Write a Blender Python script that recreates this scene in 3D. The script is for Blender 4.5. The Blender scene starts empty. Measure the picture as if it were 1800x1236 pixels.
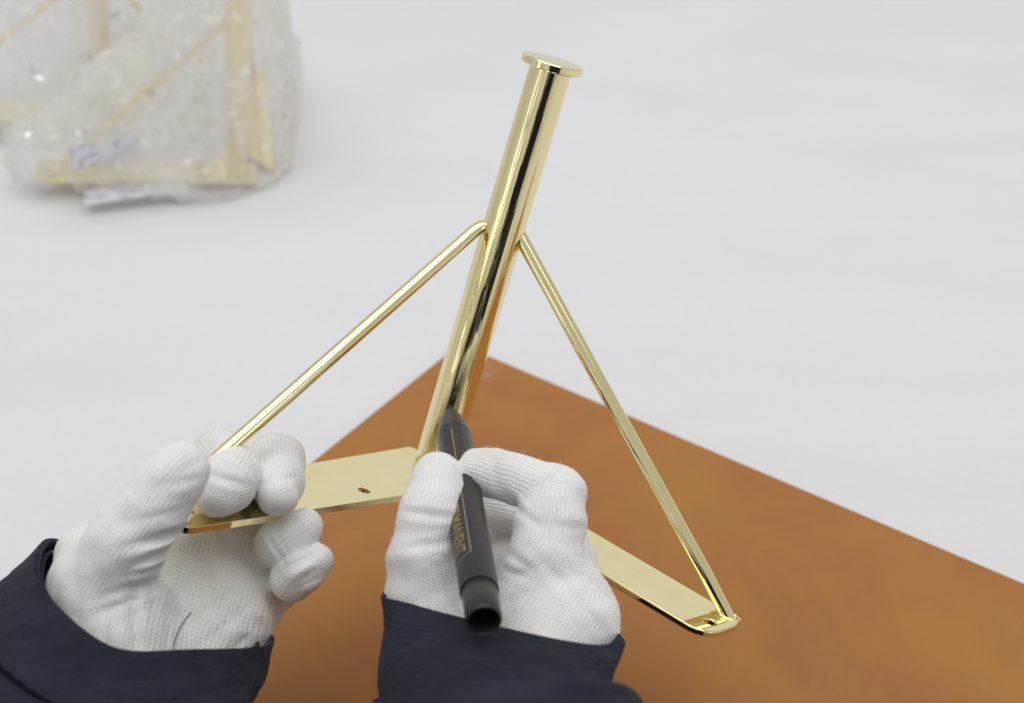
import bpy, bmesh, math, random
import numpy as np
from mathutils import Vector, Matrix
from mathutils.bvhtree import BVHTree
random.seed(4); np.random.seed(4)
scene = bpy.context.scene
COL = scene.collection
# ------------------------------------------------------------------ camera
PITCH = math.radians(36.0); H = 0.614; F = 3200.0
CAM = np.array([0.0, 0.0, H])
RT = np.array([1.0, 0, 0]); UP = np.array([0, math.sin(PITCH), math.cos(PITCH)]); FW = np.array([0, math.cos(PITCH), -math.sin(PITCH)])
cd = bpy.data.cameras.new('camera'); cam = bpy.data.objects.new('camera', cd); COL.objects.link(cam)
cam.location = CAM; cam.rotation_euler = (math.pi/2 - PITCH, 0, 0)
cd.sensor_width = 36; cd.lens = 64; cd.clip_start = 0.01; cd.clip_end = 100
cd.dof.use_dof = True; cd.dof.focus_distance = 0.755; cd.dof.aperture_fstop = 8.5
scene.camera = cam
# ------------------------------------------------------------------ light
world = bpy.data.worlds.new('World'); scene.world = world; world.use_nodes = True
bg = world.node_tree.nodes['Background']; bg.inputs[0].default_value = (0.98, 0.99, 1.0, 1); bg.inputs[1].default_value = 0.52
def area(name, loc, target, sx, sy, power, color):
    l = bpy.data.lights.new(name, 'AREA'); l.shape = 'RECTANGLE'; l.size = sx; l.size_y = sy; l.energy = power; l.color = color
    o = bpy.data.objects.new(name, l); COL.objects.link(o); o.location = loc
    d = Vector(target) - Vector(loc); o.rotation_euler = d.to_track_quat('-Z', 'Y').to_euler()
    return o
area('reflection_light', (0.3, 4.7, 1.15), (0, .6, .9), 5.0, 2.2, 7.6, (1, 1, .985))  # added softbox far ahead, out of view, to brighten the foot plates
area('reflection_light', (-1.92, -0.80, 0.75), (-.02, .6, .2), 0.34, 1.4, 1.9, (1, 1, .98))  # added unseen strip lamp: white stripe mirrored left on the post
area('reflection_light', (-0.98, -1.62, 0.75), (-.02, .6, .2), 0.50, 1.4, .36, (.55, .95, .88))  # added unseen teal panel, a coloured stripe for the post to mirror
area('reflection_light', (-2.35, 0.05, 0.75), (-.02, .6, .2), 0.40, 1.4, .22, (.9, .95, .75))  # added dim olive panel off-frame, a darker band in the post's reflection
area('reflection_light', (1.50, -1.28, 0.75), (-.02, .6, .2), 0.13, 1.4, .16, (1, .55, .25))  # added narrow warm strip off-frame, mirrored as a thin orange line
area('reflection_light', (1.95, -0.75, 0.75), (-.02, .6, .2), 0.22, 1.4, 1.0, (1, .98, .94))  # added unseen strip lamp: pale stripe mirrored right on the post
area('ceiling_lamp', (0, 0.7, 2.6), (0, .7, 0), 3.2, 2.4, 38, (1, .99, .975))
scene.view_settings.view_transform = 'Standard'; scene.view_settings.look = 'None'
scene.view_settings.exposure = 0.0; scene.view_settings.gamma = 1.0
scene.cycles.max_bounces = 14; scene.cycles.diffuse_bounces = 10; scene.cycles.transmission_bounces = 12; scene.cycles.transparent_max_bounces = 16

# ------------------------------------------------------------------ helpers
def c2w(v):                       # camera axes (right, up, forward) -> world direction
    return v[0]*RT + v[1]*UP + v[2]*FW
def P(px, py, d):                 # photo pixel (1800 wide) at a depth in metres -> world point
    return CAM + c2w(((px-900)/F*d, -(py-618)/F*d, d))
def on_table(px, py, z=0.0):
    r = c2w(((px-900)/F, -(py-618)/F, 1.0)); t = (z-H)/r[2]
    return CAM + r*t
def mesh_obj(name, verts, faces, mat, parent=None, smooth=True):
    me = bpy.data.meshes.new(name); me.from_pydata([tuple(map(float, v)) for v in verts], [], [tuple(map(int, f)) for f in faces]); me.update()
    if smooth: me.shade_smooth()
    if mat: me.materials.append(mat)
    o = bpy.data.objects.new(name, me); COL.objects.link(o)
    if parent: o.parent = parent
    return o
def bm_obj(name, bm, mat, parent=None, smooth=True):
    me = bpy.data.meshes.new(name); bm.to_mesh(me); bm.free()
    if smooth: me.shade_smooth()
    if mat: me.materials.append(mat)
    o = bpy.data.objects.new(name, me); COL.objects.link(o)
    if parent: o.parent = parent
    return o
def tag(o, label=None, cat=None, group=None, kind=None):
    if label: o['label'] = label
    if cat: o['category'] = cat
    if group: o['group'] = group
    if kind: o['kind'] = kind
    return o
def empty(name, M=None):
    o = bpy.data.objects.new(name, None); COL.objects.link(o)
    o.empty_display_size = 0.02
    if M is not None: o.matrix_world = M
    return o
def frame_matrix(origin, X, Y, Z):
    M = Matrix.Identity(4)
    for i in range(3):
        M[i][0], M[i][1], M[i][2], M[i][3] = float(X[i]), float(Y[i]), float(Z[i]), float(origin[i])
    return M
def bevel(o, w, seg=3, ang=30):
    m = o.modifiers.new('bevel', 'BEVEL'); m.width = w; m.segments = seg; m.limit_method = 'ANGLE'; m.angle_limit = math.radians(ang)
    m.harden_normals = False
    return o
def sharp(o, ang=35):
    me = o.data; me.set_sharp_from_angle(angle=math.radians(ang)); return o
def sweep(path, radii, n=24, caps=True):
    path = [np.array(p, float) for p in path]; vs = []; fs = []
    t0 = path[1]-path[0]; t0 /= np.linalg.norm(t0)
    nrm = np.cross(t0, [0.3, 0.5, 0.81]); nrm /= np.linalg.norm(nrm)
    for i, p in enumerate(path):
        t = path[min(i+1, len(path)-1)] - path[max(i-1, 0)]; t /= np.linalg.norm(t)
        nrm = nrm - t*(nrm@t); nrm /= np.linalg.norm(nrm); b = np.cross(t, nrm)
        for k in range(n):
            a = 2*math.pi*k/n; vs.append(p + radii[i]*(math.cos(a)*nrm + math.sin(a)*b))
    for i in range(len(path)-1):
        for k in range(n):
            k2 = (k+1) % n; fs.append((i*n+k, i*n+k2, (i+1)*n+k2, (i+1)*n+k))
    if caps:
        fs.append(tuple(range(n))[::-1]); fs.append(tuple(range((len(path)-1)*n, len(path)*n)))
    return vs, fs
def lathe(profile, n=64, caps=True):     # (radius, z) pairs, axis z
    vs, fs = [], []
    for r, z in profile:
        for k in range(n):
            a = 2*math.pi*k/n; vs.append((r*math.cos(a), r*math.sin(a), z))
    for i in range(len(profile)-1):
        for k in range(n):
            k2 = (k+1) % n; fs.append((i*n+k, i*n+k2, (i+1)*n+k2, (i+1)*n+k))
    if caps:
        fs.append(tuple(range(n))[::-1]); fs.append(tuple(range((len(profile)-1)*n, len(profile)*n)))
    return vs, fs

# ------------------------------------------------------------------ materials
class NT:
    def __init__(s, name):
        s.m = bpy.data.materials.new(name); s.m.use_nodes = True; s.t = s.m.node_tree
        s.b = s.t.nodes['Principled BSDF']; s.out = s.t.nodes['Material Output']
    def n(s, kind, **kw):
        nd = s.t.nodes.new(kind)
        for k, v in kw.items(): setattr(nd, k, v)
        return nd
    def l(s, a, b): s.t.links.new(a, b)
    def set(s, **kw):
        for k, v in kw.items(): s.b.inputs[k.replace('_', ' ')].default_value = v
    def noise(s, scale, detail=3, rough=.5, vec=None, dist=0):
        nd = s.n('ShaderNodeTexNoise'); nd.inputs['Scale'].default_value = scale; nd.inputs['Detail'].default_value = detail
        nd.inputs['Roughness'].default_value = rough; nd.inputs['Distortion'].default_value = dist
        if vec: s.l(vec, nd.inputs['Vector'])
        return nd.outputs['Fac']
    def ramp(s, fac, stops):
        r = s.n('ShaderNodeValToRGB'); e = r.color_ramp.elements
        while len(e) < len(stops): e.new(.5)
        for i, (p, c) in enumerate(stops): e[i].position = p; e[i].color = (*c, 1) if len(c) == 3 else c
        s.l(fac, r.inputs[0]); return r.outputs[0]
    def mix(s, fac, a, b, blend='MIX'):
        m = s.n('ShaderNodeMix', data_type='RGBA', blend_type=blend)
        for v, i in ((fac, 0), (a, 6), (b, 7)):
            if hasattr(v, 'is_linked'): s.l(v, m.inputs[i])
            else: m.inputs[i].default_value = v if not isinstance(v, tuple) or len(v) == 4 else (*v, 1)
        return m.outputs[2]
    def math(s, op, a, b=None, c=None):
        m = s.n('ShaderNodeMath', operation=op)
        for i, v in enumerate((a, b, c)):
            if v is None: continue
            if hasattr(v, 'is_linked'): s.l(v, m.inputs[i])
            else: m.inputs[i].default_value = v
        return m.outputs[0]
    def bump(s, h, strength, dist, nrm=None):
        b = s.n('ShaderNodeBump'); b.inputs['Strength'].default_value = strength; b.inputs['Distance'].default_value = dist
        s.l(h, b.inputs['Height'])
        if nrm: s.l(nrm, b.inputs['Normal'])
        return b.outputs[0]
    def obj(s): return s.n('ShaderNodeTexCoord').outputs['Object']
    def uv(s): return s.n('ShaderNodeTexCoord').outputs['UV']

def mat_brass(drawn=False):
    m = NT('polished_brass'); m.set(Metallic=1.0, Roughness=.035)
    o = m.obj(); f = m.noise(60, 4, .6, o)
    m.l(m.ramp(f, [(.3, (.90, .785, .42)), (.7, (.92, .81, .47))]), m.b.inputs['Base Color'])
    m.l(m.ramp(m.noise(220, 4, .6, o), [(.35, (.02,)*3), (.8, (.075,)*3)]), m.b.inputs['Roughness'])
    nb = m.bump(m.noise(110, 2, .5, o), .02, .0006)
    if drawn:            # fine draw lines along the tube
        mp = m.n('ShaderNodeMapping'); m.l(o, mp.inputs[0]); mp.inputs['Scale'].default_value = (1, 1, .012)
        nb = m.bump(m.noise(520, 3, .6, mp.outputs[0]), .2, .0012, nb)
    m.l(nb, m.b.inputs['Normal'])
    return m.m
def mat_glove():
    m = NT('white_knit_cotton'); m.set(Roughness=.95, Specular_IOR_Level=.12)
    m.b.inputs['Sheen Weight'].default_value = .12; m.b.inputs['Sheen Roughness'].default_value = .5
    uv = m.uv(); o = m.obj()
    nz = m.n('ShaderNodeTexNoise'); nz.inputs['Scale'].default_value = 55; nz.inputs['Detail'].default_value = 2; m.l(o, nz.inputs['Vector'])
    off = m.n('ShaderNodeVectorMath', operation='SCALE'); m.l(nz.outputs['Color'], off.inputs[0]); off.inputs['Scale'].default_value = .0035
    ad = m.n('ShaderNodeVectorMath', operation='ADD'); m.l(uv, ad.inputs[0]); m.l(off.outputs[0], ad.inputs[1])
    sp = m.n('ShaderNodeSeparateXYZ'); m.l(ad.outputs[0], sp.inputs[0])
    TU = 2*math.pi/.00128; TV = 2*math.pi/.00165
    a = m.math('MULTIPLY', sp.outputs[0], TU); b = m.math('MULTIPLY', sp.outputs[1], TV)
    b2 = m.math('MULTIPLY', b, .5)
    sh = m.math('MULTIPLY', m.math('SIGN', m.math('SINE', b2)), math.pi/2)
    su = m.math('MULTIPLY_ADD', m.math('SINE', m.math('ADD', a, sh)), .5, .5)
    sv = m.math('MULTIPLY_ADD', m.math('COSINE', b), -.5, .5)
    hole = m.math('POWER', m.math('MULTIPLY', su, sv), 2.2)
    fine = m.noise(2600, 2, .6, o)
    h = m.math('ADD', m.math('SUBTRACT', 1.0, m.math('ADD', hole, m.math('MULTIPLY', m.math('POWER', sv, 3.0), .35))), m.math('MULTIPLY', fine, .6))
    dirt = m.noise(32, 3, .55, o, .4)
    base = m.ramp(dirt, [(.30, (.79, .77, .74)), (.48, (.865, .857, .843)), (.75, (.895, .89, .885))])
    vis = m.ramp(m.noise(48, 2, .5, o), [(.35, (.16,)*3), (.65, (.52,)*3)])
    col = m.mix(m.math('MULTIPLY', hole, vis), base, (.50, .47, .46, 1))
    m.l(col, m.b.inputs['Base Color'])
    m.l(m.bump(h, .45, .0006, m.bump(m.noise(420, 3, .6, o), .35, .0008)), m.b.inputs['Normal'])
    return m.m
def mat_cloth(name, base, hi):
    m = NT(name); m.set(Roughness=.88, Specular_IOR_Level=.2)
    m.b.inputs['Sheen Weight'].default_value = .03
    uv = m.uv(); o = m.obj(); sp = m.n('ShaderNodeSeparateXYZ'); m.l(uv, sp.inputs[0])
    tw = m.math('MULTIPLY_ADD', m.math('SINE', m.math('MULTIPLY', m.math('ADD', m.math('MULTIPLY', sp.outputs[0], .35), sp.outputs[1]), 2*math.pi/.00165)), .5, .5)
    br = m.noise(900, 3, .7, o)
    f = m.math('MULTIPLY', tw, br)
    wear = m.noise(26, 4, .6, o)
    c = m.mix(m.math('MULTIPLY', f, 1.25), (*base, 1), (*hi, 1))
    c = m.mix(m.ramp(wear, [(.45, (0,)*3), (.8, (.35,)*3)]), c, (*[min(1, x*1.25) for x in hi], 1))
    lint = m.ramp(m.noise(700, 1, .5, o), [(.77, (0,)*3), (.80, (.5,)*3)])
    c = m.mix(lint, c, (.10, .10, .12, 1))
    m.l(c, m.b.inputs['Base Color'])
    m.l(m.bump(m.math('ADD', tw, br), .5, .0004, m.bump(m.noise(60, 3, .5, o), .8, .006)), m.b.inputs['Normal'])
    return m.m
def mat_table():
    m = NT('white_table_felt'); m.set(Roughness=.9, Specular_IOR_Level=.2)
    o = m.obj()
    mp = m.n('ShaderNodeMapping'); m.l(o, mp.inputs[0]); mp.inputs['Scale'].default_value = (1.0, 3.0, 1); mp.inputs['Rotation'].default_value = (0, 0, .5)
    big = m.noise(6, 4, .55, mp.outputs[0], .5); fib = m.noise(170, 4, .7, o)
    c = m.ramp(big, [(.3, (.775, .776, .795)), (.7, (.803, .803, .818))])
    c = m.mix(m.math('MULTIPLY', fib, .22), c, (.70, .70, .72, 1))
    m.l(c, m.b.inputs['Base Color'])
    m.l(m.bump(fib, .5, .002), m.b.inputs['Normal'])
    return m.m
def mat_leather():
    m = NT('tan_leather'); m.set(Roughness=.62, Specular_IOR_Level=.3)
    o = m.obj()
    big = m.noise(8, 5, .6, o, .9); mid = m.noise(24, 5, .65, o, .6); gr = m.noise(520, 4, .65, o)
    c = m.ramp(big, [(.32, (.355, .138, .042)), (.5, (.425, .186, .046)), (.66, (.455, .22, .044))])
    c2 = m.ramp(mid, [(.32, (.365, .132, .038)), (.68, (.455, .20, .042))])
    c = m.mix(.42, c, c2)
    c = m.mix(m.math('MULTIPLY', gr, .20), c, (.27, .115, .055, 1))
    scr = m.n('ShaderNodeMapping'); m.l(o, scr.inputs[0]); scr.inputs['Scale'].default_value = (14, 220, 1); scr.inputs['Rotation'].default_value = (0, 0, 1.25)
    s = m.ramp(m.noise(1, 2, .5, scr.outputs[0]), [(.70, (0,)*3), (.76, (.14,)*3)])
    c = m.mix(s, c, (.5, .26, .12, 1))
    # the pale scuff near the corner of the mat
    d = m.n('ShaderNodeVectorMath', operation='DISTANCE'); m.l(o, d.inputs[0]); q = on_table(848, 662, 0); d.inputs[1].default_value = (q[0], q[1], 0.003)
    sc = m.math('MULTIPLY', m.ramp(d.outputs['Value'], [(0, (1,)*3), (.012, (0,)*3)]), m.ramp(m.noise(240, 3, .6, o), [(.45, (0,)*3), (.62, (.55,)*3)]))
    c = m.mix(sc, c, (.62, .44, .36, 1))
    m.l(c, m.b.inputs['Base Color'])
    m.l(m.bump(gr, .18, .0008), m.b.inputs['Normal'])
    m.l(m.ramp(mid, [(.3, (.52,)*3), (.7, (.72,)*3)]), m.b.inputs['Roughness'])
    return m.m
def mat_simple(name, col, rough, spec=.5, metal=0, bump=None):
    m = NT(name); o = m.obj()
    f = m.noise(90, 4, .6, o)
    m.l(m.mix(f, (*[c*.85 for c in col], 1), (*[min(1, c*1.15) for c in col], 1)), m.b.inputs['Base Color'])
    m.set(Metallic=metal, Specular_IOR_Level=spec)
    m.l(m.ramp(m.noise(300, 3, .6, o), [(.3, (max(.02, rough-.07),)*3), (.7, (rough+.07,)*3)]), m.b.inputs['Roughness'])
    if bump: m.l(m.bump(m.noise(bump[0], 3, .6, o), bump[1], bump[2]), m.b.inputs['Normal'])
    return m.m
def mat_film():
    m = NT('clear_bubble_film'); o = m.obj()
    vo = m.n('ShaderNodeTexVoronoi'); vo.inputs['Scale'].default_value = 115; m.l(o, vo.inputs['Vector'])
    cr = m.noise(17, 4, .55, o, 1.6)
    h = m.math('ADD', m.math('MULTIPLY', m.math('SUBTRACT', 1.0, vo.outputs['Distance']), .22), m.math('MULTIPLY', cr, 1.6))
    nrm = m.bump(h, .4, .005)
    gl = m.n('ShaderNodeBsdfGlossy'); gl.inputs['Roughness'].default_value = .12; gl.inputs['Color'].default_value = (1, 1, 1, 1); m.l(nrm, gl.inputs['Normal'])
    df = m.n('ShaderNodeBsdfDiffuse'); df.inputs['Color'].default_value = (.99, .99, .985, 1); m.l(nrm, df.inputs['Normal'])
    tl = m.n('ShaderNodeBsdfTranslucent'); tl.inputs['Color'].default_value = (.99, .99, .985, 1); m.l(nrm, tl.inputs['Normal'])
    tr = m.n('ShaderNodeBsdfTransparent'); tr.inputs['Color'].default_value = (.997, .997, .994, 1)
    a = m.n('ShaderNodeMixShader'); a.inputs[0].default_value = .55; m.l(df.outputs[0], a.inputs[1]); m.l(tl.outputs[0], a.inputs[2])
    b = m.n('ShaderNodeMixShader'); m.l(m.ramp(cr, [(.35, (.34,)*3), (.66, (.74,)*3)]), b.inputs[0]); m.l(tr.outputs[0], b.inputs[1]); m.l(a.outputs[0], b.inputs[2])
    fr = m.n('ShaderNodeFresnel'); fr.inputs['IOR'].default_value = 1.35; m.l(nrm, fr.inputs['Normal'])
    c = m.n('ShaderNodeMixShader'); m.l(m.math('ADD', m.math('MULTIPLY', fr.outputs[0], .3), m.ramp(m.noise(90, 4, .7, o, .8), [(.58, (0,)*3), (.64, (.5,)*3)])), c.inputs[0]); m.l(b.outputs[0], c.inputs[1]); m.l(gl.outputs[0], c.inputs[2])
    m.l(c.outputs[0], m.out.inputs['Surface'])
    return m.m
def mat_paper():
    m = NT('printed_paper'); m.set(Roughness=.8); o = m.obj()
    mp = m.n('ShaderNodeMapping'); m.l(o, mp.inputs[0]); mp.inputs['Scale'].default_value = (120, 420, 1)
    ink = m.ramp(m.noise(1, 2, .6, mp.outputs[0]), [(.54, (0,)*3), (.62, (.7,)*3)])
    m.l(m.mix(ink, (.80, .80, .85, 1), (.25, .25, .28, 1)), m.b.inputs['Base Color'])
    return m.m
BRASS = mat_brass(); BRASS_TUBE = mat_brass(True); GLOVE = mat_glove(); NAVY = mat_cloth('navy_work_twill', (.0075, .009, .0165), (.033, .038, .057))
TABLE = mat_table(); LEATHER = mat_leather(); FILM = mat_film(); PAPER = mat_paper()
BLACK = mat_simple('black_marker_plastic', (.016, .016, .018), .36, .5, 0, (700, .08, .0004))
NIB = mat_simple('ink_stained_felt', (.012, .011, .012), .7, .3, 0, (1500, .5, .0005))
GOLDINK = mat_simple('gold_print', (.32, .255, .115), .5, .5, .35)
THREADM = mat_simple('dark_thread', (.03, .028, .03), .8, .2)

# ------------------------------------------------------------------ table and mat (setting)
bm = bmesh.new(); bmesh.ops.create_grid(bm, x_segments=40, y_segments=40, size=3.0)
for v in bm.verts: v.co.y += 1.6
tt = bm_obj('table_top', bm, TABLE); tag(tt, kind='structure')

c0 = on_table(808, 612)[:2]; dl = on_table(560, 812)[:2]-c0; dr = on_table(1800, 1035)[:2]-c0
dl /= np.linalg.norm(dl); dr /= np.linalg.norm(dr)
def rounded(poly, r, n=6):
    out = []
    N = len(poly)
    for i in range(N):
        p = np.array(poly[i], float); a = np.array(poly[i-1], float)-p; b = np.array(poly[(i+1) % N], float)-p
        ri = r[i] if hasattr(r, '__len__') else r
        if ri <= 0: out.append(p); continue
        a /= np.linalg.norm(a); b /= np.linalg.norm(b)
        ang = math.acos(max(-1, min(1, a@b))); t = ri/math.tan(ang/2); cen = p + (a+b)/np.linalg.norm(a+b)*ri/math.sin(ang/2)
        s = p+a*t-cen; e = p+b*t-cen
        for k in range(n+1):
            q = s*(1-k/n)+e*k/n; q = q/np.linalg.norm(q)*ri; out.append(cen+q)
    return out
def slab(name, outer, holes, z0, z1, mat, parent=None, bev=0, fold=None):
    bm = bmesh.new(); es = []
    for loop in [outer]+holes:
        vs = [bm.verts.new((p[0], p[1], z1)) for p in loop]
        es += [bm.edges.new((vs[i], vs[(i+1) % len(vs)])) for i in range(len(vs))]
    bmesh.ops.triangle_fill(bm, use_beauty=True, use_dissolve=True, edges=es, normal=(0, 0, 1))
    ext = bmesh.ops.extrude_face_region(bm, geom=bm.faces[:])
    for g in ext['geom']:
        if isinstance(g, bmesh.types.BMVert): g.co.z = z0
    bmesh.ops.recalc_face_normals(bm, faces=bm.faces[:])
    if fold:              # a slight fold along the bar, at y (axis 1) or x (axis 0) = fold[1]
        axis, at, slope = fold; no = (1, 0, 0) if axis == 0 else (0, 1, 0)
        bmesh.ops.bisect_plane(bm, geom=bm.verts[:]+bm.edges[:]+bm.faces[:], plane_co=tuple(c*at for c in no), plane_no=no)
        for v in bm.verts:
            if v.co[axis] < at: v.co.z += (at-v.co[axis])*slope
    o = bm_obj(name, bm, mat, parent)
    if bev: bevel(o, bev, 3, 50)
    sharp(o, 40 if not fold else 1.2)
    return o
mat_poly = [c0, c0+dl*.62, c0+dl*.62+dr*.8, c0+dr*.8]
lm = slab('leather_mat', rounded(mat_poly, .003), [], 0.0006, 0.0034, LEATHER, None, .0006)
tag(lm, 'large tan orange leather mat lying on the white tabletop under both hands', 'mat')

# ------------------------------------------------------------------ the brass bracket
B = np.array([-.03645785, -.05622426, .8128]); uL = np.array([-.61460527, -.06296055, -.78631821])
uR = np.array([.74092722, -.38816527, -.54804615]); ax = np.array([.27071613, .91943662, -.2852176])
HT = .1900; TR = .0090; RR = .0030; PT = .003
_c, _s = math.cos(.0075), math.sin(.0075)
def _tilt(v): return np.array([v[0]*_c+v[1]*_s, -v[0]*_s+v[1]*_c, v[2]])
uL, uR, ax = _tilt(uL), _tilt(uR), _tilt(ax)
BM = frame_matrix(CAM+c2w(B), c2w(uL), c2w(uR), c2w(ax))
def plate_xy(px, py, h=0.0):      # photo pixel -> bracket-local (x, y) on the plane z = h
    d = np.array([(px-900)/F, -(py-618)/F, 1.0]); t = (B@ax+h)/(d@ax); p = d*t-B
    return np.array([p@uL, p@uR])
bracket = empty('wall_bracket', BM)
tag(bracket, 'polished brass corner bracket held in the gloved hands, marker tip touching its post', 'bracket')
v, f = lathe([(TR-.0004, -.002), (TR, -.0016)] + [(TR, HT*i/12) for i in range(13)], 96)
post = mesh_obj('post', v, f, BRASS_TUBE, bracket); sharp(post)
DR = .0132
v, f = lathe([(DR-.0004, HT), (DR, HT+.0004), (DR, HT+.0029), (DR-.0004, HT+.0033)], 96)
disc = mesh_obj('end_disc', v, f, BRASS, post); sharp(disc)
# plates
lf1 = plate_xy(322, 930); lf0 = plate_xy(719, 869); lr0 = plate_xy(738, 785); lr1 = np.array([lf1[0], plate_xy(540, 822)[1]])
def circle(c, r, n=28): return [c + r*np.array([math.cos(2*math.pi*k/n), math.sin(2*math.pi*k/n)]) for k in range(n)]
hl = plate_xy(640, 862); hl2 = np.array([lf1[0]-.012, (lf1[1]+lr1[1])/2+.004])
slab('mounting_plate', rounded([lr1, lf1, lf0, lr0], [.005, .006, .0008, .003]), [circle(hl, .0027), circle(hl2, .0027)], -PT, 0, BRASS, bracket, .0007, (1, lr1[1]+.0095, .07))
rr1 = plate_xy(1296, 1081); rf1 = plate_xy(1246, 1116); rf0 = plate_xy(1068, 1016); rr0 = plate_xy(1045, 943)
ye = max(rr1[1], rf1[1]); tr_ = (rr0[0]+rr1[0])/2; tf_ = (rf0[0]+rf1[0])/2
hr = plate_xy(1249, 1093)
slab('mounting_plate', rounded([(tr_, -.014), (tf_, -.014), (tf_, ye), (tr_, ye)], [.001, .001, .010, .008]), [circle(hr, .0027)], -PT, 0, BRASS, bracket, .0007, (0, tr_+.0095, .07))
# gusset that carries the post where the two plates meet
slab('corner_plate', rounded([(lr0[0]-.0005, lf0[1]-.006), (tr_+.004, -.0125), (tf_-.001, .02), (lf0[0]-.0008, lf0[1]-.001)], .0006), [], -PT-.0004, -.0004, BRASS, bracket, .0004)
# braces
hz = None
best = 1e9
for i in range(400):
    h = HT*i/400; q = B+ax*h; y = 618-F*q[1]/q[2]
    if abs(y-408) < best: best = abs(y-408); hz = h
def local(p): return np.array(p)
def arc(p0, p1, p2, n=10):
    return [p0*(1-t)**2+2*p1*t*(1-t)+p2*t*t for t in np.linspace(0, 1, n)]
footR = np.append(plate_xy(1281, 1083, 0), 0.0); footL = np.array([ye-.0055, lr1[1]+.0045, 0]) * [1, 1, 0]
footL = np.array([plate_xy(263, 894)[0], plate_xy(263, 894)[1], 0])
footL[1] = max(footL[1], lr1[1]+.004); footL[0] = min(footL[0], lr1[0]-.005)
right_l = np.array([uL[0], uR[0], 0.0]); right_l /= np.linalg.norm(right_l)     # picture-right, in bracket axes
def brace(foot, hh, kick, side):
    d = np.array([foot[0], foot[1], 0.0]); d /= np.linalg.norm(d); d = d*.35+right_l*side; d /= np.linalg.norm(d)
    top = np.array([0, 0, hh]); k = d*kick+np.array([0, 0, hh]); foot = np.array(foot)
    u = (foot-k)/np.linalg.norm(foot-k)
    path = [top+d*.0035] + arc(k-d*min(.004, kick-.004), k, k+u*.006, 10) + [k+u*.006+(foot-(k+u*.006))*s for s in np.linspace(.08, 1, 8)]
    if side > 0:       # this brace runs straight into the side of the tube
        st = top+right_l*.0062+np.array([0, 0, .0012]); u = (foot-st)/np.linalg.norm(foot-st); path = [st+(foot-st)*s for s in np.linspace(0, 1, 10)]
    path[-1] = foot+np.array([0, 0, -.0008])
    v, f = sweep(path, [RR]*len(path), 28)
    o = mesh_obj('brace', v, f, BRASS, bracket); sharp(o, 50)
    # weld bead round the foot
    e1 = np.array([u[0], u[1], 0]); e1 /= np.linalg.norm(e1); e2 = np.array([-e1[1], e1[0], 0]); el = RR/abs(u[2])
    ring = [foot*[1, 1, 0]+e1*(el+.0002)*math.cos(a)+e2*(RR+.0002)*math.sin(a)+np.array([0, 0, .0001]) for a in np.linspace(0, 2*math.pi, 33)]
    rad = [.0006+.0002*math.sin(9*a)*math.sin(4*a+1) for a in np.linspace(0, 2*math.pi, 33)]
    v, f = sweep(ring, rad, 10, False); mesh_obj('weld', v, f, BRASS, o)
    return o
brace(footL, hz+.0012, .0100, -1); brace(footR, hz+.0008, .0088, 1)

# ------------------------------------------------------------------ smooth bodies from distance fields (gloves, jacket)
def surface_nets(fld, org, h):
    nx, ny, nz = fld.shape
    ins = fld < 0
    c = [ins[i:nx-1+i, j:ny-1+j, k:nz-1+k] for i in (0, 1) for j in (0, 1) for k in (0, 1)]
    anyi = np.logical_or.reduce(c); alli = np.logical_and.reduce(c)
    act = np.argwhere(anyi & ~alli); idx = -np.ones(anyi.shape, np.int64); idx[tuple(act.T)] = np.arange(len(act))
    acc = np.zeros((len(act), 3)); cnt = np.zeros(len(act))
    for a in range(3):
        o1, o2 = [x for x in range(3) if x != a]
        for s in (0, 1):
            for t in (0, 1):
                off = np.zeros(3, int); off[o1] = s; off[o2] = t; e = off.copy(); e[a] = 1
                f0 = fld[tuple((act+off).T)]; f1 = fld[tuple((act+e).T)]
                m = (f0 < 0) != (f1 < 0); tt = f0[m]/(f0[m]-f1[m])
                p = np.tile(off.astype(float), (m.sum(), 1)); p[:, a] = tt
                acc[m] += p; cnt[m] += 1
    verts = org+(act+acc/cnt[:, None])*h
    quads = []
    for a in range(3):
        sl0 = [slice(None)]*3; sl1 = [slice(None)]*3; sl0[a] = slice(0, -1); sl1[a] = slice(1, None)
        A = ins[tuple(sl0)]; Bb = ins[tuple(sl1)]
        e = np.argwhere(A != Bb); o1, o2 = (a+1) % 3, (a+2) % 3
        ok = (e[:, o1] > 0) & (e[:, o2] > 0) & (e[:, o1] < fld.shape[o1]-1) & (e[:, o2] < fld.shape[o2]-1); e = e[ok]
        fl = A[tuple(e.T)]
        q = []
        for d1, d2 in ((-1, -1), (0, -1), (0, 0), (-1, 0)):
            g = e.copy(); g[:, o1] += d1; g[:, o2] += d2; q.append(idx[tuple(g.T)])
        q = np.stack(q, 1); q[~fl] = q[~fl][:, ::-1]; quads.append(q)
    return verts, np.concatenate(quads)
def smin(a, b, k):
    hh = np.maximum(k-np.abs(a-b), 0)/k
    return np.minimum(a, b)-hh*hh*k*.25
def seg_dist(p, A, Bp, ra, rb):
    d = Bp-A; L = d@d
    t = np.clip(((p-A)@d)/max(L, 1e-12), 0, 1)
    return np.linalg.norm(p-(A+t[..., None]*d), axis=-1)-(ra+(rb-ra)*t), t
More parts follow.
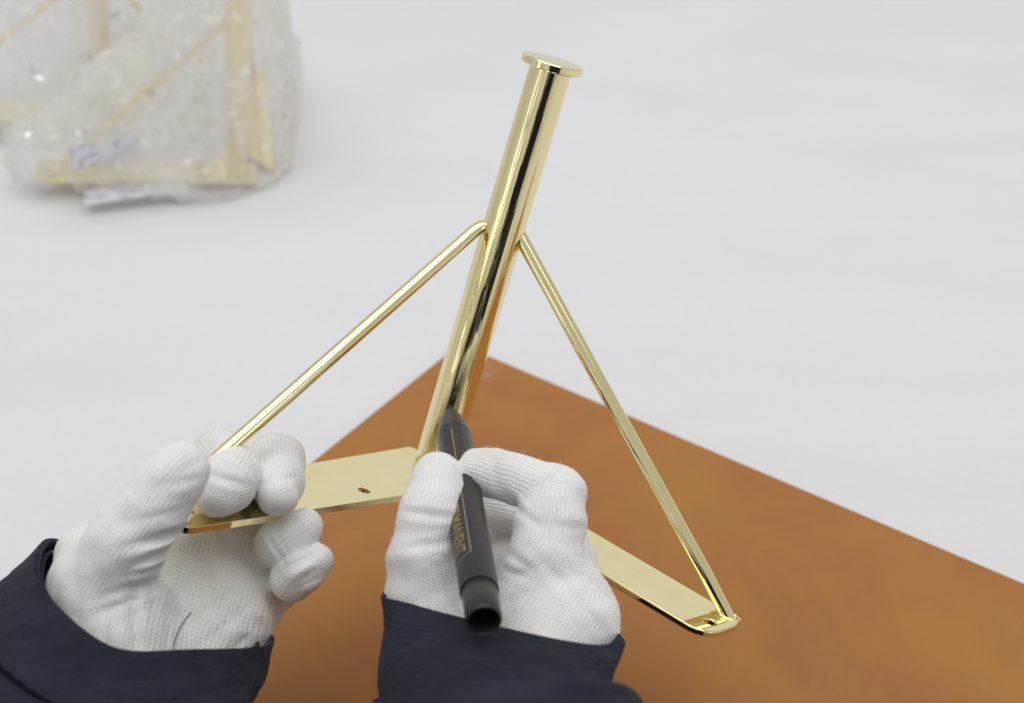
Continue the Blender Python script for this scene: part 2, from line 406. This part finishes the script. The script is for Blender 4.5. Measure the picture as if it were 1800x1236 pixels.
def body(name, groups, h, mat, parent, kin=.006, kcore=.005, kbetween=.0012, wrinkles=(), grooves=(), uvdir=None, lumps=.0003, clip=None, flow=None):
    """groups: name -> list of chains, each a list of (world point, radius); 'core' is the palm."""
    pts = np.array([p for ch in groups.values() for c in ch for p, r in c]); rad = max(r for ch in groups.values() for c in ch for p, r in c)
    lo = pts.min(0)-rad-.006; hi = pts.max(0)+rad+.006
    n = np.ceil((hi-lo)/h).astype(int)+1
    axs = [lo[i]+h*np.arange(n[i]) for i in range(3)]
    flds = {}
    for g, chains in groups.items():
        fl = np.full(n, .05, np.float32)
        for ch in chains:
            for (A, ra), (Bp, rb) in zip(ch[:-1], ch[1:]):
                m = max(ra, rb)+.014
                b0 = np.maximum(np.floor((np.minimum(A, Bp)-m-lo)/h).astype(int), 0); b1 = np.minimum(np.ceil((np.maximum(A, Bp)+m-lo)/h).astype(int)+1, n)
                X, Y, Z = np.meshgrid(*[axs[i][b0[i]:b1[i]] for i in range(3)], indexing='ij')
                d, _ = seg_dist(np.stack([X, Y, Z], -1), A, Bp, ra, rb)
                s = tuple(slice(b0[i], b1[i]) for i in range(3)); fl[s] = smin(fl[s], d, kin if g == 'core' else kin*.6)
        flds[g] = fl
    U = None
    for g, fl in flds.items():
        if g == 'core': continue
        U = fl if U is None else smin(U, fl, kbetween)
    fld = flds['core'] if U is None else smin(flds['core'], U, kcore)
    G = np.stack(np.meshgrid(*axs, indexing='ij'), -1)
    if lumps:
        q = G*1000
        fld = fld + lumps*(np.sin(q[..., 0]*.31+1.3*np.sin(q[..., 1]*.17))*np.sin(q[..., 1]*.27+q[..., 2]*.13)+.6*np.sin(q[..., 2]*.41+q[..., 0]*.2)*np.sin(q[..., 1]*.36-q[..., 0]*.22))
    for (c, nrm, lam, amp, R) in wrinkles:
        r = G-c; nrm = nrm/np.linalg.norm(nrm); al = r@nrm
        w = np.exp(-(r**2).sum(-1)/(R*R)); ph = 2*np.pi*al/lam
        fld = fld - amp*w*(np.abs(np.cos(ph*.5))**.7*2-1.3)
    for (c, nrm, dep, R, wd) in grooves:
        r = G-c; nrm = nrm/np.linalg.norm(nrm); al = np.abs(r@nrm)
        fld = fld + dep*np.exp(-(r**2).sum(-1)/(R*R))*(np.exp(-al/wd)-.45*np.exp(-((al-2.2*wd)/wd)**2))
    if clip is not None: fld = np.maximum(fld, (G-clip[0])@clip[1])
    vs, qs = surface_nets(fld, lo, h)
    o = mesh_obj(name, vs, qs, mat, parent)
    # knit direction: along each finger, across it; planar on the palm
    best = np.full(len(vs), 9.0); uv = np.zeros((len(vs), 2)); wsum = np.zeros(len(vs)); acc = np.zeros((len(vs), 2))
    ds = []; us = []
    for g, chains in groups.items():
        for ch in chains:
            arcl = 0
            for (A, ra), (Bp, rb) in zip(ch[:-1], ch[1:]):
                d, t = seg_dist(vs, A, Bp, ra, rb); L = np.linalg.norm(Bp-A)
                if g == 'core':
                    u = (vs-pts[0])@uvdir[0]; v_ = (vs-pts[0])@uvdir[1]
                else:
                    di = (Bp-A)/max(L, 1e-9); bk = FW-di*(FW@di); bk /= np.linalg.norm(bk); sd = np.cross(di, bk)
                    rel = vs-A; u = arcl+rel@di; v_ = np.arctan2(rel@sd, -(rel@bk))*max(ra, .009)
                ds.append(d); us.append(np.stack([u, v_], 1)); arcl += L
    ds = np.array(ds); us = np.array(us); k = ds.argmin(0); uv = us[k, np.arange(len(vs))]
    lay = o.data.uv_layers.new(name='UVMap'); li = np.zeros(len(o.data.loops), np.int32); o.data.loops.foreach_get('vertex_index', li)
    lay.data.foreach_set('uv', uv[li].astype(np.float32).ravel())
    return o
def chain(*pts): return [(P(x, y, d), r*d/F) for x, y, d, r in pts]

person = empty('person', Matrix.Translation(Vector((0, -.15, 0))))
tag(person, 'person in white knit gloves and navy jacket marking a brass bracket with a pen', 'person')
bpy.context.view_layer.update()
def to_person(o):
    o.parent = person; o.matrix_parent_inverse = person.matrix_world.inverted(); return o

# right hand
RG = {
 'core': [chain((920, 1022, .704, 42), (917, 1065, .701, 52), (912, 1120, .697, 60)),
          chain((955, 990, .703, 57), (930, 1075, .704, 66), (905, 1180, .692, 76)),
          chain((985, 1020, .705, 54), (968, 1085, .698, 66), (920, 1185, .682, 78)),
          chain((1018, 1050, .708, 52), (1002, 1095, .698, 64), (935, 1190, .684, 78)),
          chain((1036, 1080, .708, 53), (1018, 1110, .700, 64), (950, 1195, .686, 76)),
          chain((768, 1090, .709, 62), (820, 1150, .705, 70), (860, 1200, .684, 78)),
          chain((775, 1075, .730, 48), (850, 1085, .765, 48), (950, 1055, .745, 54)),
          chain((850, 925, .80, 44), (930, 935, .795, 46)),
          chain((785, 960, .772, 46), (870, 1000, .805, 56), (960, 1000, .765, 56)),
          chain((800, 1130, .708, 64), (860, 1150, .708, 70), (940, 1150, .704, 70))],
 'thumb': [chain((769, 841, .728, 47), (766, 868, .717, 51), (756, 912, .706, 55), (744, 985, .703, 61), (748, 1060, .703, 70), (775, 1120, .697, 74))],
 'index': [chain((841, 824, .728, 37), (868, 832, .727, 41), (905, 842, .727, 42), (978, 870, .719, 50), (968, 920, .713, 61), (955, 990, .706, 62))],
 'middle': [chain((838, 885, .766, 35), (900, 898, .782, 39), (985, 925, .758, 44), (995, 1010, .715, 50))],
 'ring': [chain((885, 985, .775, 34), (930, 965, .785, 38), (1005, 985, .765, 42), (1018, 1045, .718, 48))],
 'pinky': [chain((915, 1040, .765, 30), (960, 1020, .77, 34), (1025, 1040, .75, 36), (1034, 1080, .715, 44))],
}
Rw = [(P(860, 1015, .69), c2w(np.array([.4, -.9, 0])), .0075, .0006, .016),
      (P(905, 905, .70), c2w(np.array([.8, -.55, 0])), .006, .0003, .010),
      (P(885, 990, .685), c2w(np.array([.55, -.8, 0])), .006, .0004, .011),
      (P(760, 905, .725), c2w(np.array([.1, -1, 0])), .009, .0002, .016),
      (P(800, 1090, .68), c2w(np.array([1, .35, 0])), .006, .0005, .016),
      (P(868, 800, .735), c2w(np.array([1, .2, 0])), .012, .0005, .010)]
im = lambda x, y: c2w(np.array([x, y, 0.0]))
Rg = [(P(905, 890, .712), im(.75, .65), .0008, .009, .0014), (P(925, 905, .705), im(.6, .8), .0006, .010, .0012),
      (P(890, 975, .69), im(.5, .85), .0010, .009, .0014), (P(885, 1005, .69), im(.25, 1), .0009, .009, .0012),
      (P(755, 905, .695), im(.12, 1), .0010, .012, .0014), (P(745, 960, .69), im(-.15, 1), .0008, .012, .0014),
      (P(790, 1040, .69), im(.9, .5), .0011, .013, .0013), (P(1020, 930, .70), im(.2, 1), .0007, .012, .0015),
      (P(1000, 1040, .69), im(.8, .7), .0008, .016, .0016), (P(868, 815, .72), im(1, .15), .0009, .008, .0012)]
gr = body('glove', RG, .0009, GLOVE, None, wrinkles=Rw, grooves=Rg, uvdir=(c2w(np.array([.55, .83, 0])), c2w(np.array([.83, -.55, 0]))))
to_person(gr); tag(gr, 'white knit glove on the hand writing with the black marker')

# left hand
LG = {
 'core': [chain((330, 965, .742, 58), (290, 1050, .722, 80), (235, 1150, .69, 98)),
          chain((385, 965, .757, 56), (345, 1050, .735, 76), (270, 1155, .70, 98)),
          chain((428, 1005, .760, 54), (385, 1070, .738, 74), (300, 1160, .70, 96)),
          chain((446, 1062, .752, 52), (405, 1105, .735, 68), (330, 1170, .70, 92)),
          chain((190, 1020, .690, 82), (205, 1095, .685, 96), (215, 1170, .68, 100)),
          chain((160, 985, .705, 66), (168, 1058, .692, 86), (200, 1140, .68, 95))],
 'thumb': [chain((318, 826, .676, 50), (298, 850, .674, 54), (268, 892, .674, 60), (222, 955, .676, 70), (185, 1030, .682, 78))],
 'index': [chain((383, 870, .7035, 40), (396, 850, .709, 51), (408, 834, .7215, 49), (406, 828, .733, 46), (386, 804, .757, 47), (350, 830, .770, 50), (335, 900, .765, 52), (332, 965, .742, 54))],
 'middle': [chain((489, 873, .7205, 36), (487, 848, .731, 46), (486, 810, .752, 48), (470, 815, .785, 46), (425, 880, .79, 50), (388, 965, .757, 52)) ],
 'ring': [chain((535, 927, .737, 34), (509, 950, .735, 46), (496, 957, .745, 43), (482, 962, .790, 40), (450, 980, .795, 44), (428, 1005, .762, 50))],
 'pinky': [chain((553, 985, .733, 32), (532, 1002, .729, 38), (513, 1019, .732, 36), (508, 1022, .770, 33), (480, 1040, .775, 38), (447, 1062, .752, 46))],
}
Lw = [(P(292, 962, .66), c2w(np.array([.25, -1, 0])), .0080, .0019, .0095),
      (P(275, 1005, .665), c2w(np.array([.3, -1, 0])), .0085, .0013, .010),
      (P(255, 1100, .66), c2w(np.array([1, .1, 0])), .010, .0012, .020),
      (P(430, 1100, .70), c2w(np.array([.6, -.8, 0])), .009, .0007, .018),
      (P(540, 1005, .715), c2w(np.array([.45, -.9, 0])), .0095, .0022, .009),
      (P(480, 965, .725), c2w(np.array([.8, .5, 0])), .008, .0006, .008),
      (P(340, 850, .665), c2w(np.array([.5, -.85, 0])), .012, .0006, .010)]
Lg = [(P(305, 940, .665), im(.35, -1), .0020, .009, .0012), (P(292, 972, .668), im(.25, -1), .0022, .010, .0012), (P(280, 1003, .668), im(.15, -1), .0018, .010, .0013),
      (P(255, 1025, .67), im(.3, -1), .0012, .012, .0014), (P(285, 1070, .69), im(1, .12), .0020, .017, .0016), (P(248, 1090, .675), im(1, .25), .0014, .016, .0016),
      (P(235, 1050, .67), im(-.5, 1), .0010, .014, .0014), (P(540, 1014, .715), im(.55, -.85), .0028, .0065, .0016), (P(485, 965, .725), im(.85, .55), .0013, .008, .0010),
      (P(405, 848, .695), im(.35, 1), .0011, .009, .0013), (P(490, 845, .72), im(-.2, 1), .0007, .008, .0012), (P(335, 845, .66), im(-.2, 1), .0010, .009, .0014),
      (P(440, 1100, .71), im(.6, .8), .0013, .014, .0014), (P(470, 1090, .715), im(.75, .6), .0011, .010, .0013), (P(370, 1000, .72), im(.9, .4), .0007, .018, .0018)]
gl = body('glove', LG, .0009, GLOVE, None, wrinkles=Lw, grooves=Lg, uvdir=(c2w(np.array([.1, 1, 0])), c2w(np.array([1, -.1, 0]))))
to_person(gl); tag(gl, 'white knit glove gripping the end of the bracket plate')

# loose cotton fibres standing off the knit
def fuzz(glove, n, seed):
    rs = np.random.RandomState(seed); me = glove.data; nv = len(me.vertices)
    co = np.zeros(nv*3, np.float32); me.vertices.foreach_get('co', co); co = co.reshape(-1, 3)
    no = np.array([v.normal[:] for v in me.vertices]); ids = rs.randint(0, nv, n)
    L = rs.gamma(2.0, .00035, n)[:, None]+.0003; d = no[ids]+rs.normal(0, .6, (n, 3)); d /= np.linalg.norm(d, axis=1, keepdims=True)
    p = co[ids]; w = np.cross(d, rs.normal(0, 1, (n, 3))); w *= .00003/np.linalg.norm(w, axis=1, keepdims=True)
    mid = p+d*L*.55; end = p+d*L+rs.normal(0, .25, (n, 3))*L
    vs = np.stack([p-w, p+w, mid+w, mid-w, end], 1).reshape(-1, 3); b = np.arange(n)*5
    fs = [(i, i+1, i+2, i+3) for i in b]+[(i+3, i+2, i+4) for i in b]
    o = mesh_obj('cotton_fuzz', vs, fs, FUZZ, None); tag(o, kind='stuff')
    o.parent = glove; o.matrix_parent_inverse = Matrix.Identity(4); return o
FUZZ = mat_simple('loose_cotton_fibre', (.85, .85, .84), .9, .1)
fuzz(gr, 12000, 1); fuzz(gl, 12000, 2)

# ------------------------------------------------------------------ sleeves and cuffs
def ring_pts(r, n=84):
    q = np.array([P(*a) for a in r]); m = len(q); out = []
    for i in range(n):
        s = i*m/n; k = int(s); t = s-k; p0, p1, p2, p3 = q[(k-1) % m], q[k % m], q[(k+1) % m], q[(k+2) % m]
        out.append(.5*((2*p1)+(-p0+p2)*t+(2*p0-5*p1+4*p2-p3)*t*t+(-p0+3*p1-3*p2+p3)*t**3))
    return np.array(out)
def loft(name, rings, mat, parent, steps=14, wr=None, thick=.0012, grow=0.0, seed=0, hem=None):
    R = np.array([ring_pts(r) for r in rings]); m = len(R); S = []
    for i in range(m-1):
        p0, p1, p2, p3 = R[max(i-1, 0)], R[i], R[i+1], R[min(i+2, m-1)]
        for t in np.linspace(0, 1, steps, endpoint=False):
            S.append(.5*((2*p1)+(-p0+p2)*t+(2*p0-5*p1+4*p2-p3)*t*t+(-p0+3*p1-3*p2+p3)*t**3))
    S.append(R[-1]); S = np.array(S); nl, nr = S.shape[:2]
    cen = S.mean(1, keepdims=True); nrm = S-cen; nrm /= np.linalg.norm(nrm, axis=-1, keepdims=True)
    al = np.concatenate([[0], np.cumsum(np.linalg.norm(np.diff(S.mean(1), axis=0), axis=-1))])
    ar = np.concatenate([np.zeros((nl, 1)), np.cumsum(np.linalg.norm(np.diff(S, axis=1), axis=-1), 1)], 1)
    th = np.linspace(0, 2*np.pi, nr, endpoint=False)[None, :]
    rs = np.random.RandomState(seed); d = np.zeros((nl, nr))
    for k in range(7):
        f = rs.randint(1, 5); g = rs.uniform(20, 110); d += rs.uniform(.2, 1)*np.sin(f*th+g*al[:, None]+rs.uniform(0, 6))/(1+.25*f)
    fade = np.clip(al/.012, .15, 1)[:, None]
    if wr is None: wr = .0012
    off = d*wr*fade+grow
    if hem:
        off = off + (.0007/(1+np.exp((al-hem)/.0006))-.0006*np.exp(-((al-hem*.82)/.0007)**2))[:, None]
    S = S+nrm*off[..., None]
    fs = [(i*nr+k, i*nr+(k+1) % nr, (i+1)*nr+(k+1) % nr, (i+1)*nr+k) for i in range(nl-1) for k in range(nr)]
    o = mesh_obj(name, S.reshape(-1, 3), fs, mat, None)
    uv = np.stack([ar, np.broadcast_to(al[:, None], ar.shape)], -1).reshape(-1, 2)
    lay = o.data.uv_layers.new(name='UVMap'); li = np.zeros(len(o.data.loops), np.int32); o.data.loops.foreach_get('vertex_index', li)
    lay.data.foreach_set('uv', uv[li].astype(np.float32).ravel())
    md = o.modifiers.new('thickness', 'SOLIDIFY'); md.thickness = thick; md.offset = -1
    return o, S
def child(o, par):
    o.parent = par; o.matrix_parent_inverse = par.matrix_world.inverted(); return o
def shift(r, dx, dy, dd, s=1.0):
    cx = sum(a[0] for a in r)/len(r); cy = sum(a[1] for a in r)/len(r)
    return [(cx+(a[0]-cx)*s+dx, cy+(a[1]-cy)*s+dy, a[2]+dd) for a in r]
L0 = [(100, 960, .718), (83, 1014, .680), (112, 1072, .660), (205, 1140, .648), (330, 1142, .655), (455, 1130, .695), (440, 1085, .775), (290, 1005, .785), (165, 972, .752)]
L1 = [(58, 1002, .71), (36, 1062, .668), (65, 1125, .642), (165, 1192, .632), (310, 1206, .638), (441, 1186, .68), (400, 1120, .765), (250, 1035, .775), (118, 998, .75)]
L2 = [(8, 1050, .70), (-25, 1115, .65), (5, 1185, .622), (110, 1262, .612), (270, 1275, .618), (408, 1242, .66), (360, 1175, .75), (210, 1090, .76), (75, 1045, .745)]
L3 = shift(L2, -95, 120, -.05); L4 = shift(L2, -330, 560, -.18, 1.1)
sl, SL = loft('sleeve', [shift(L0, -8, 9, .001, .97), L1, L2, L3, L4], NAVY, None, 16, .0042, seed=3)
to_person(sl); tag(sl, 'sleeve of the arm holding the bracket plate')
bpy.context.view_layer.update()
cl, _ = loft('cuff', [L0, L1, shift(L2, 10, -15, 0)], NAVY, None, 44, .0016, .0016, .0022, seed=8, hem=.021); child(cl, sl)
CG = _
rows, cols = CG.shape[0], 46; vs = []; fs = []; uvs = []
for i in range(rows-2):
    kb = 27.5+19*(i/rows)**.9
    for j in range(cols):
        k = -14+(kb+14)*j/(cols-1); k0 = int(math.floor(k)); t = k-k0; p = CG[i, k0 % 84]*(1-t)+CG[i, (k0+1) % 84]*t
        cc = CG[i].mean(0); nn = p-cc; nn /= np.linalg.norm(nn)
        vs.append(p+nn*(.0018+.0022*(j/(cols-1))**6)-c2w(np.array([0, 0, 1.]))*.0004); uvs.append((j*.0035, i*.0008))
for i in range(rows-3):
    for j in range(cols-1): fs.append((i*cols+j, i*cols+j+1, (i+1)*cols+j+1, (i+1)*cols+j))
flap = mesh_obj('cuff_flap', vs, fs, NAVY); lay = flap.data.uv_layers.new(name='UVMap')
for lp in flap.data.loops: lay.data[lp.index].uv = uvs[lp.vertex_index]
md = flap.modifiers.new('thickness', 'SOLIDIFY'); md.thickness = .0016; md.offset = 0
child(flap, sl)
R0 = [(679, 1047, .695), (740, 1072, .678), (840, 1098, .668), (980, 1130, .658), (1052, 1138, .660), (1089, 1120, .685), (1015, 1060, .755), (870, 1015, .775), (745, 1010, .755)]
R1 = [(680, 1138, .675), (742, 1172, .642), (840, 1200, .625), (980, 1222, .62), (1045, 1222, .63), (1070, 1190, .665), (1000, 1140, .74), (865, 1110, .75), (745, 1100, .735)]
R2 = shift(R1, 0, 88, -.028, .99)
R3 = [(662, 1228, .645), (740, 1216, .602), (840, 1203, .588), (980, 1204, .586), (1088, 1207, .60), (1116, 1242, .635), (1010, 1210, .72), (865, 1190, .73), (745, 1200, .71)]
R4 = shift(R3, 40, 110, -.03, 1.02); R5 = shift(R3, 420, 520, -.12, 1.1)
sr, SR = loft('sleeve', [R3, R4, R5], NAVY, None, 16, .0032, .0016, seed=12)
to_person(sr); tag(sr, 'sleeve of the writing arm')
bpy.context.view_layer.update()
cr, CR = loft('cuff', [R0, R1, R2], NAVY, None, 44, .0018, .0016, 0.0, seed=5, hem=.016); child(cr, sr)

STITCH = mat_simple('grey_sewing_thread', (.05, .055, .075), .8, .2)
def stitches(S, at, n, parent):      # a row of short stitches along the hem
    al = np.concatenate([[0], np.cumsum(np.linalg.norm(np.diff(S.mean(1), axis=0), axis=-1))]); i = int(np.argmin(abs(al-at)))
    row = S[i]; cen = row.mean(0); m = len(row); vs = []; fs = []
    P_ = lambda k: (lambda a, t: row[a % m]*(1-t)+row[(a+1) % m]*t)(int(math.floor(k)), k-math.floor(k))
    for q in range(n):
        a, b = P_(m*q/n), P_(m*(q+.58)/n); nn = (a-cen)/np.linalg.norm(a-cen)
        pth = [a-nn*.0002, a*.75+b*.25+nn*.0003, a*.25+b*.75+nn*.0003, b-nn*.0002]
        v, f = sweep(pth, [.00022]*4, 5); o0 = len(vs); vs += v; fs += [tuple(x+o0 for x in ff) for ff in f]
    o = mesh_obj('stitching', vs, fs, STITCH); child(o, parent); tag(o, kind='stuff')
stitches(CG, .021*.82, 130, sl); stitches(CR, .016*.82, 110, sr)

# jacket body of the person behind the camera: what the polished post mirrors
def wc(*p): return [(np.array(q[:3]), q[3]) for q in p]
eL = SL[-1].mean(0); eR = SR[-1].mean(0)
JG = {'core': [wc((.03, -.32, .05, .14), (.04, -.34, .50, .13), (.06, -.36, .66, .10)), wc((.21, -.32, .05, .14), (.20, -.34, .50, .13), (.18, -.36, .66, .10)),
               wc((.12, -.32, .05, .14), (.12, -.33, .55, .14)), wc((-.06, -.35, .60, .07), (.30, -.35, .60, .07)),
               wc((-.08, -.35, .58, .07), (-.20, -.16, .22, .062), (*eL, .055)), wc((.32, -.35, .58, .07), (.36, -.14, .25, .062), (*eR, .055))]}
jk = body('jacket', JG, .012, NAVY, None, kin=.05, uvdir=(np.array([1., 0, 0]), np.array([0, 0, 1.])), lumps=0)
to_person(jk)

# ------------------------------------------------------------------ marker
tipP = P(790, 714, .7905); endP = P(851, 1092, .640); axm = endP-tipP; LM = np.linalg.norm(axm); axm /= LM
bk = -FW - axm*(-FW@axm); bk /= np.linalg.norm(bk); sx = np.cross(bk, axm)     # local y faces the camera
mk = empty('marker_pen', frame_matrix(tipP, sx, bk, axm))
tag(mk, 'uncapped black permanent marker with gold lettering, held against the brass post', 'marker')
MR = .0072
v, f = lathe([(.0062, .0285), (.0073, .030), (MR, .032), (MR, LM*.5), (MR, LM-.0195), (MR-.0001, LM-.0188), (MR-.0009, LM-.0184)], 72)
brl = mesh_obj('barrel', v, f, BLACK, mk); sharp(brl, 30)
v, f = lathe([(.0022, .0062), (.0027, .0066), (.0036, .0125), (.0040, .0130), (.0046, .0134), (.0058, .0190), (.0068, .0255), (.0072, .0295)], 64)
cone = mesh_obj('grip_cone', v, f, BLACK, mk); sharp(cone, 22)
v, f = lathe([(.0007, .0002), (.0013, .0007), (.0019, .0030), (.0020, .0075)], 32); mesh_obj('nib', v, f, NIB, mk)
v, f = lathe([(MR-.0010, LM-.0186), (MR-.00055, LM-.0180), (MR-.0007, LM-.0012), (MR-.0010, LM-.0004), (MR-.0015, LM), (MR-.0019, LM-.0006), (MR-.0023, LM-.0120), (.0008, LM-.0125)], 72)
ec = mesh_obj('end_plug', v, f, BLACK, mk); sharp(ec, 40)
# gold print, wrapped round the barrel
cu = bpy.data.curves.new('lettering', 'FONT'); cu.body = 'PERMANENT'; cu.size = .0068; cu.space_character = 1.02; cu.offset = .00012
to = bpy.data.objects.new('lettering', cu); COL.objects.link(to)
dg = bpy.context.evaluated_depsgraph_get(); tm = bpy.data.meshes.new_from_object(to.evaluated_get(dg)); bpy.data.objects.remove(to)
bm = bmesh.new(); bm.from_mesh(tm)
W = max(v.co.x for v in bm.verts)
for k in range(1, 14):
    bmesh.ops.bisect_plane(bm, geom=bm.verts[:]+bm.edges[:]+bm.faces[:], plane_co=(0, .0005*k, 0), plane_no=(0, 1, 0))
END = LM-.0375; A0 = -.92
for v_ in bm.verts:
    x = v_.co.x*.95; y = v_.co.y; z = END-W*.95+x; a = A0+y/MR      # tops of the letters to the right
    v_.co = ((MR+.00012)*math.sin(a), (MR+.00012)*math.cos(a), z)
pr = bm_obj('lettering', bm, GOLDINK, brl, False)
def line_on_barrel(pts, w=.00022):
    vs = []; fs = []
    for i, (a, z) in enumerate(pts):
        a2, z2 = pts[min(i+1, len(pts)-1)]; a1, z1 = pts[max(i-1, 0)]
        t = np.array([(a2-a1)*MR, z2-z1]); t /= np.linalg.norm(t); nn = np.array([-t[1], t[0]])*w
        for s in (-1, 1):
            aa = a+s*nn[0]/MR; zz = z+s*nn[1]; vs.append(((MR+.00011)*math.sin(aa), (MR+.00011)*math.cos(aa), zz))
    for i in range(len(pts)-1): fs.append((2*i, 2*i+1, 2*i+3, 2*i+2))
    return vs, fs
zE = LM-.0355; aT = A0+.0066/MR
pts = [(aT, z) for z in np.linspace(.034, zE-.0012, 30)]+[(aT, zE)]+[(aT-.25*k/6, zE+.0006*k/6) for k in range(1, 7)]+[(aT-.25-.9*k/14, zE+.0006+.0058*(k/14)**1.5) for k in range(1, 15)]
v, f = line_on_barrel(pts); mesh_obj('border_line', v, f, GOLDINK, brl, smooth=False)

# ------------------------------------------------------------------ stray thread on the palm
bv = BVHTree.FromPolygons([v.co for v in gl.data.vertices], [p.vertices[:] for p in gl.data.polygons])
path = []
for x, y in [(303, 1146), (305, 1130), (310, 1115), (318, 1100), (327, 1087), (335, 1078)]:
    d = Vector(c2w(((x-900)/F, -(y-618)/F, 1.0))).normalized(); hit = bv.ray_cast(Vector(CAM), d)
    if hit[0] is not None: path.append(np.array(hit[0]+hit[1]*.0004))
if len(path) > 2:
    v, f = sweep(path, [.00018]*len(path), 8); th = mesh_obj('thread', v, f, THREADM)
    tag(th, 'short curved black thread clinging to the white glove palm above the navy cuff', 'thread')

# ------------------------------------------------------------------ wrapped brackets behind
def copy_tree(o, parent=None):
    c = o.copy(); COL.objects.link(c)
    if parent: c.parent = parent
    for ch in list(o.children): copy_tree(ch, c)
    return c
GRP = 'brass brackets packed in bubble film'
def packed(px, py, ang, label):
    b = copy_tree(bracket); q = on_table(px, py)
    X = np.array([math.sin(ang), math.cos(ang), 0]); Y = np.array([-math.cos(ang), math.sin(ang), 0]); Z = np.array([0, 0, 1.0])
    t = .085; Y, Z = Y*math.cos(t)+Z*math.sin(t), Z*math.cos(t)-Y*math.sin(t)     # left end propped up by the wrap
    k = .86; M = frame_matrix((q[0], q[1], .006), X*k, Y*k, Z*k); b.matrix_world = M
    tag(b, label, 'bracket', GRP); return b, np.array(M)
def bag(M, h, seed, label, fat=.92):
    T = lambda x, y, z, r: ((M @ np.array([x, y, z, 1.0]))[:3], r*fat)
    G = {'core': [[T(0, 0, .012, .020), T(0, 0, HT*.5, .023), T(0, 0, HT+.02, .030)],
                  [T(-.012, -.01, .012, .018), T(-.014, .08, .012, .020), T(-.012, .150, .010, .013)],
                  [T(-.03, .02, .010, .020), T(.06, -.012, .012, .020), T(.155, -.016, .010, .019)],
                  [T(-.004, .02, HT*.5, .018), T(-.008, .08, .058, .020), T(-.012, .145, .012, .013)],
                  [T(-.02, .05, .03, .022), T(.0, .03, .08, .022), T(0, .03, HT*.8, .030)],
                  [T(.02, 0, HT*.5, .018), T(.08, -.008, .058, .020), T(.15, -.012, .014, .018)]]}
    o = body('plastic_bag', G, .0035, FILM, None, kin=.045, uvdir=(RT, UP), lumps=.0030, clip=(np.array([0, 0, .0012]), np.array([0, 0, -1.0])))
    tag(o, label, 'plastic bag', 'clear bubble film bags'); return o
_, M1 = packed(420, 290, -.12, 'brass bracket inside the nearer clear bag at the upper left')
_, M2 = packed(182, 200, .05, 'brass bracket inside the farther clear bag, cut by the left picture edge')
bag(M1, .2, 2, 'clear bubble film bag with a brass bracket inside, nearer the camera')
bag(M2, .2, 9, 'clear crumpled bubble film bag behind the nearer one, cut by the left picture edge', 1.1)
def slip(pts, z, label, near=0.0):
    q = [on_table(x, y, zz) for (x, y), zz in zip(pts, z)]; q = [p+(CAM-p)/np.linalg.norm(CAM-p)*near for p in q]; bm = bmesh.new(); g = 10; grid = []
    for i in range(g+1):
        for j in range(g+1):
            u, v_ = i/g, j/g; p = (1-u)*(1-v_)*q[0]+u*(1-v_)*q[1]+u*v_*q[2]+(1-u)*v_*q[3]
            p = p+np.array([0, 0, .0012*math.sin(3*u+2*v_)]); grid.append(bm.verts.new(p))
    for i in range(g):
        for j in range(g): bm.faces.new((grid[i*(g+1)+j], grid[(i+1)*(g+1)+j], grid[(i+1)*(g+1)+j+1], grid[i*(g+1)+j+1]))
    o = bm_obj('paper_slip', bm, PAPER); md = o.modifiers.new('thickness', 'SOLIDIFY'); md.thickness = .0003
    tag(o, label, 'paper slip'); return o
slip([(128, 300), (240, 283), (245, 240), (120, 262)], [.012, .012, .035, .035], 'white printed paper slip lying on the bag over the bracket arm', .034)
slip([(146, 362), (335, 338), (325, 318), (150, 335)], [.002, .002, .005, .005], 'narrow white paper strip poking out under the front edge of the bag', .012)
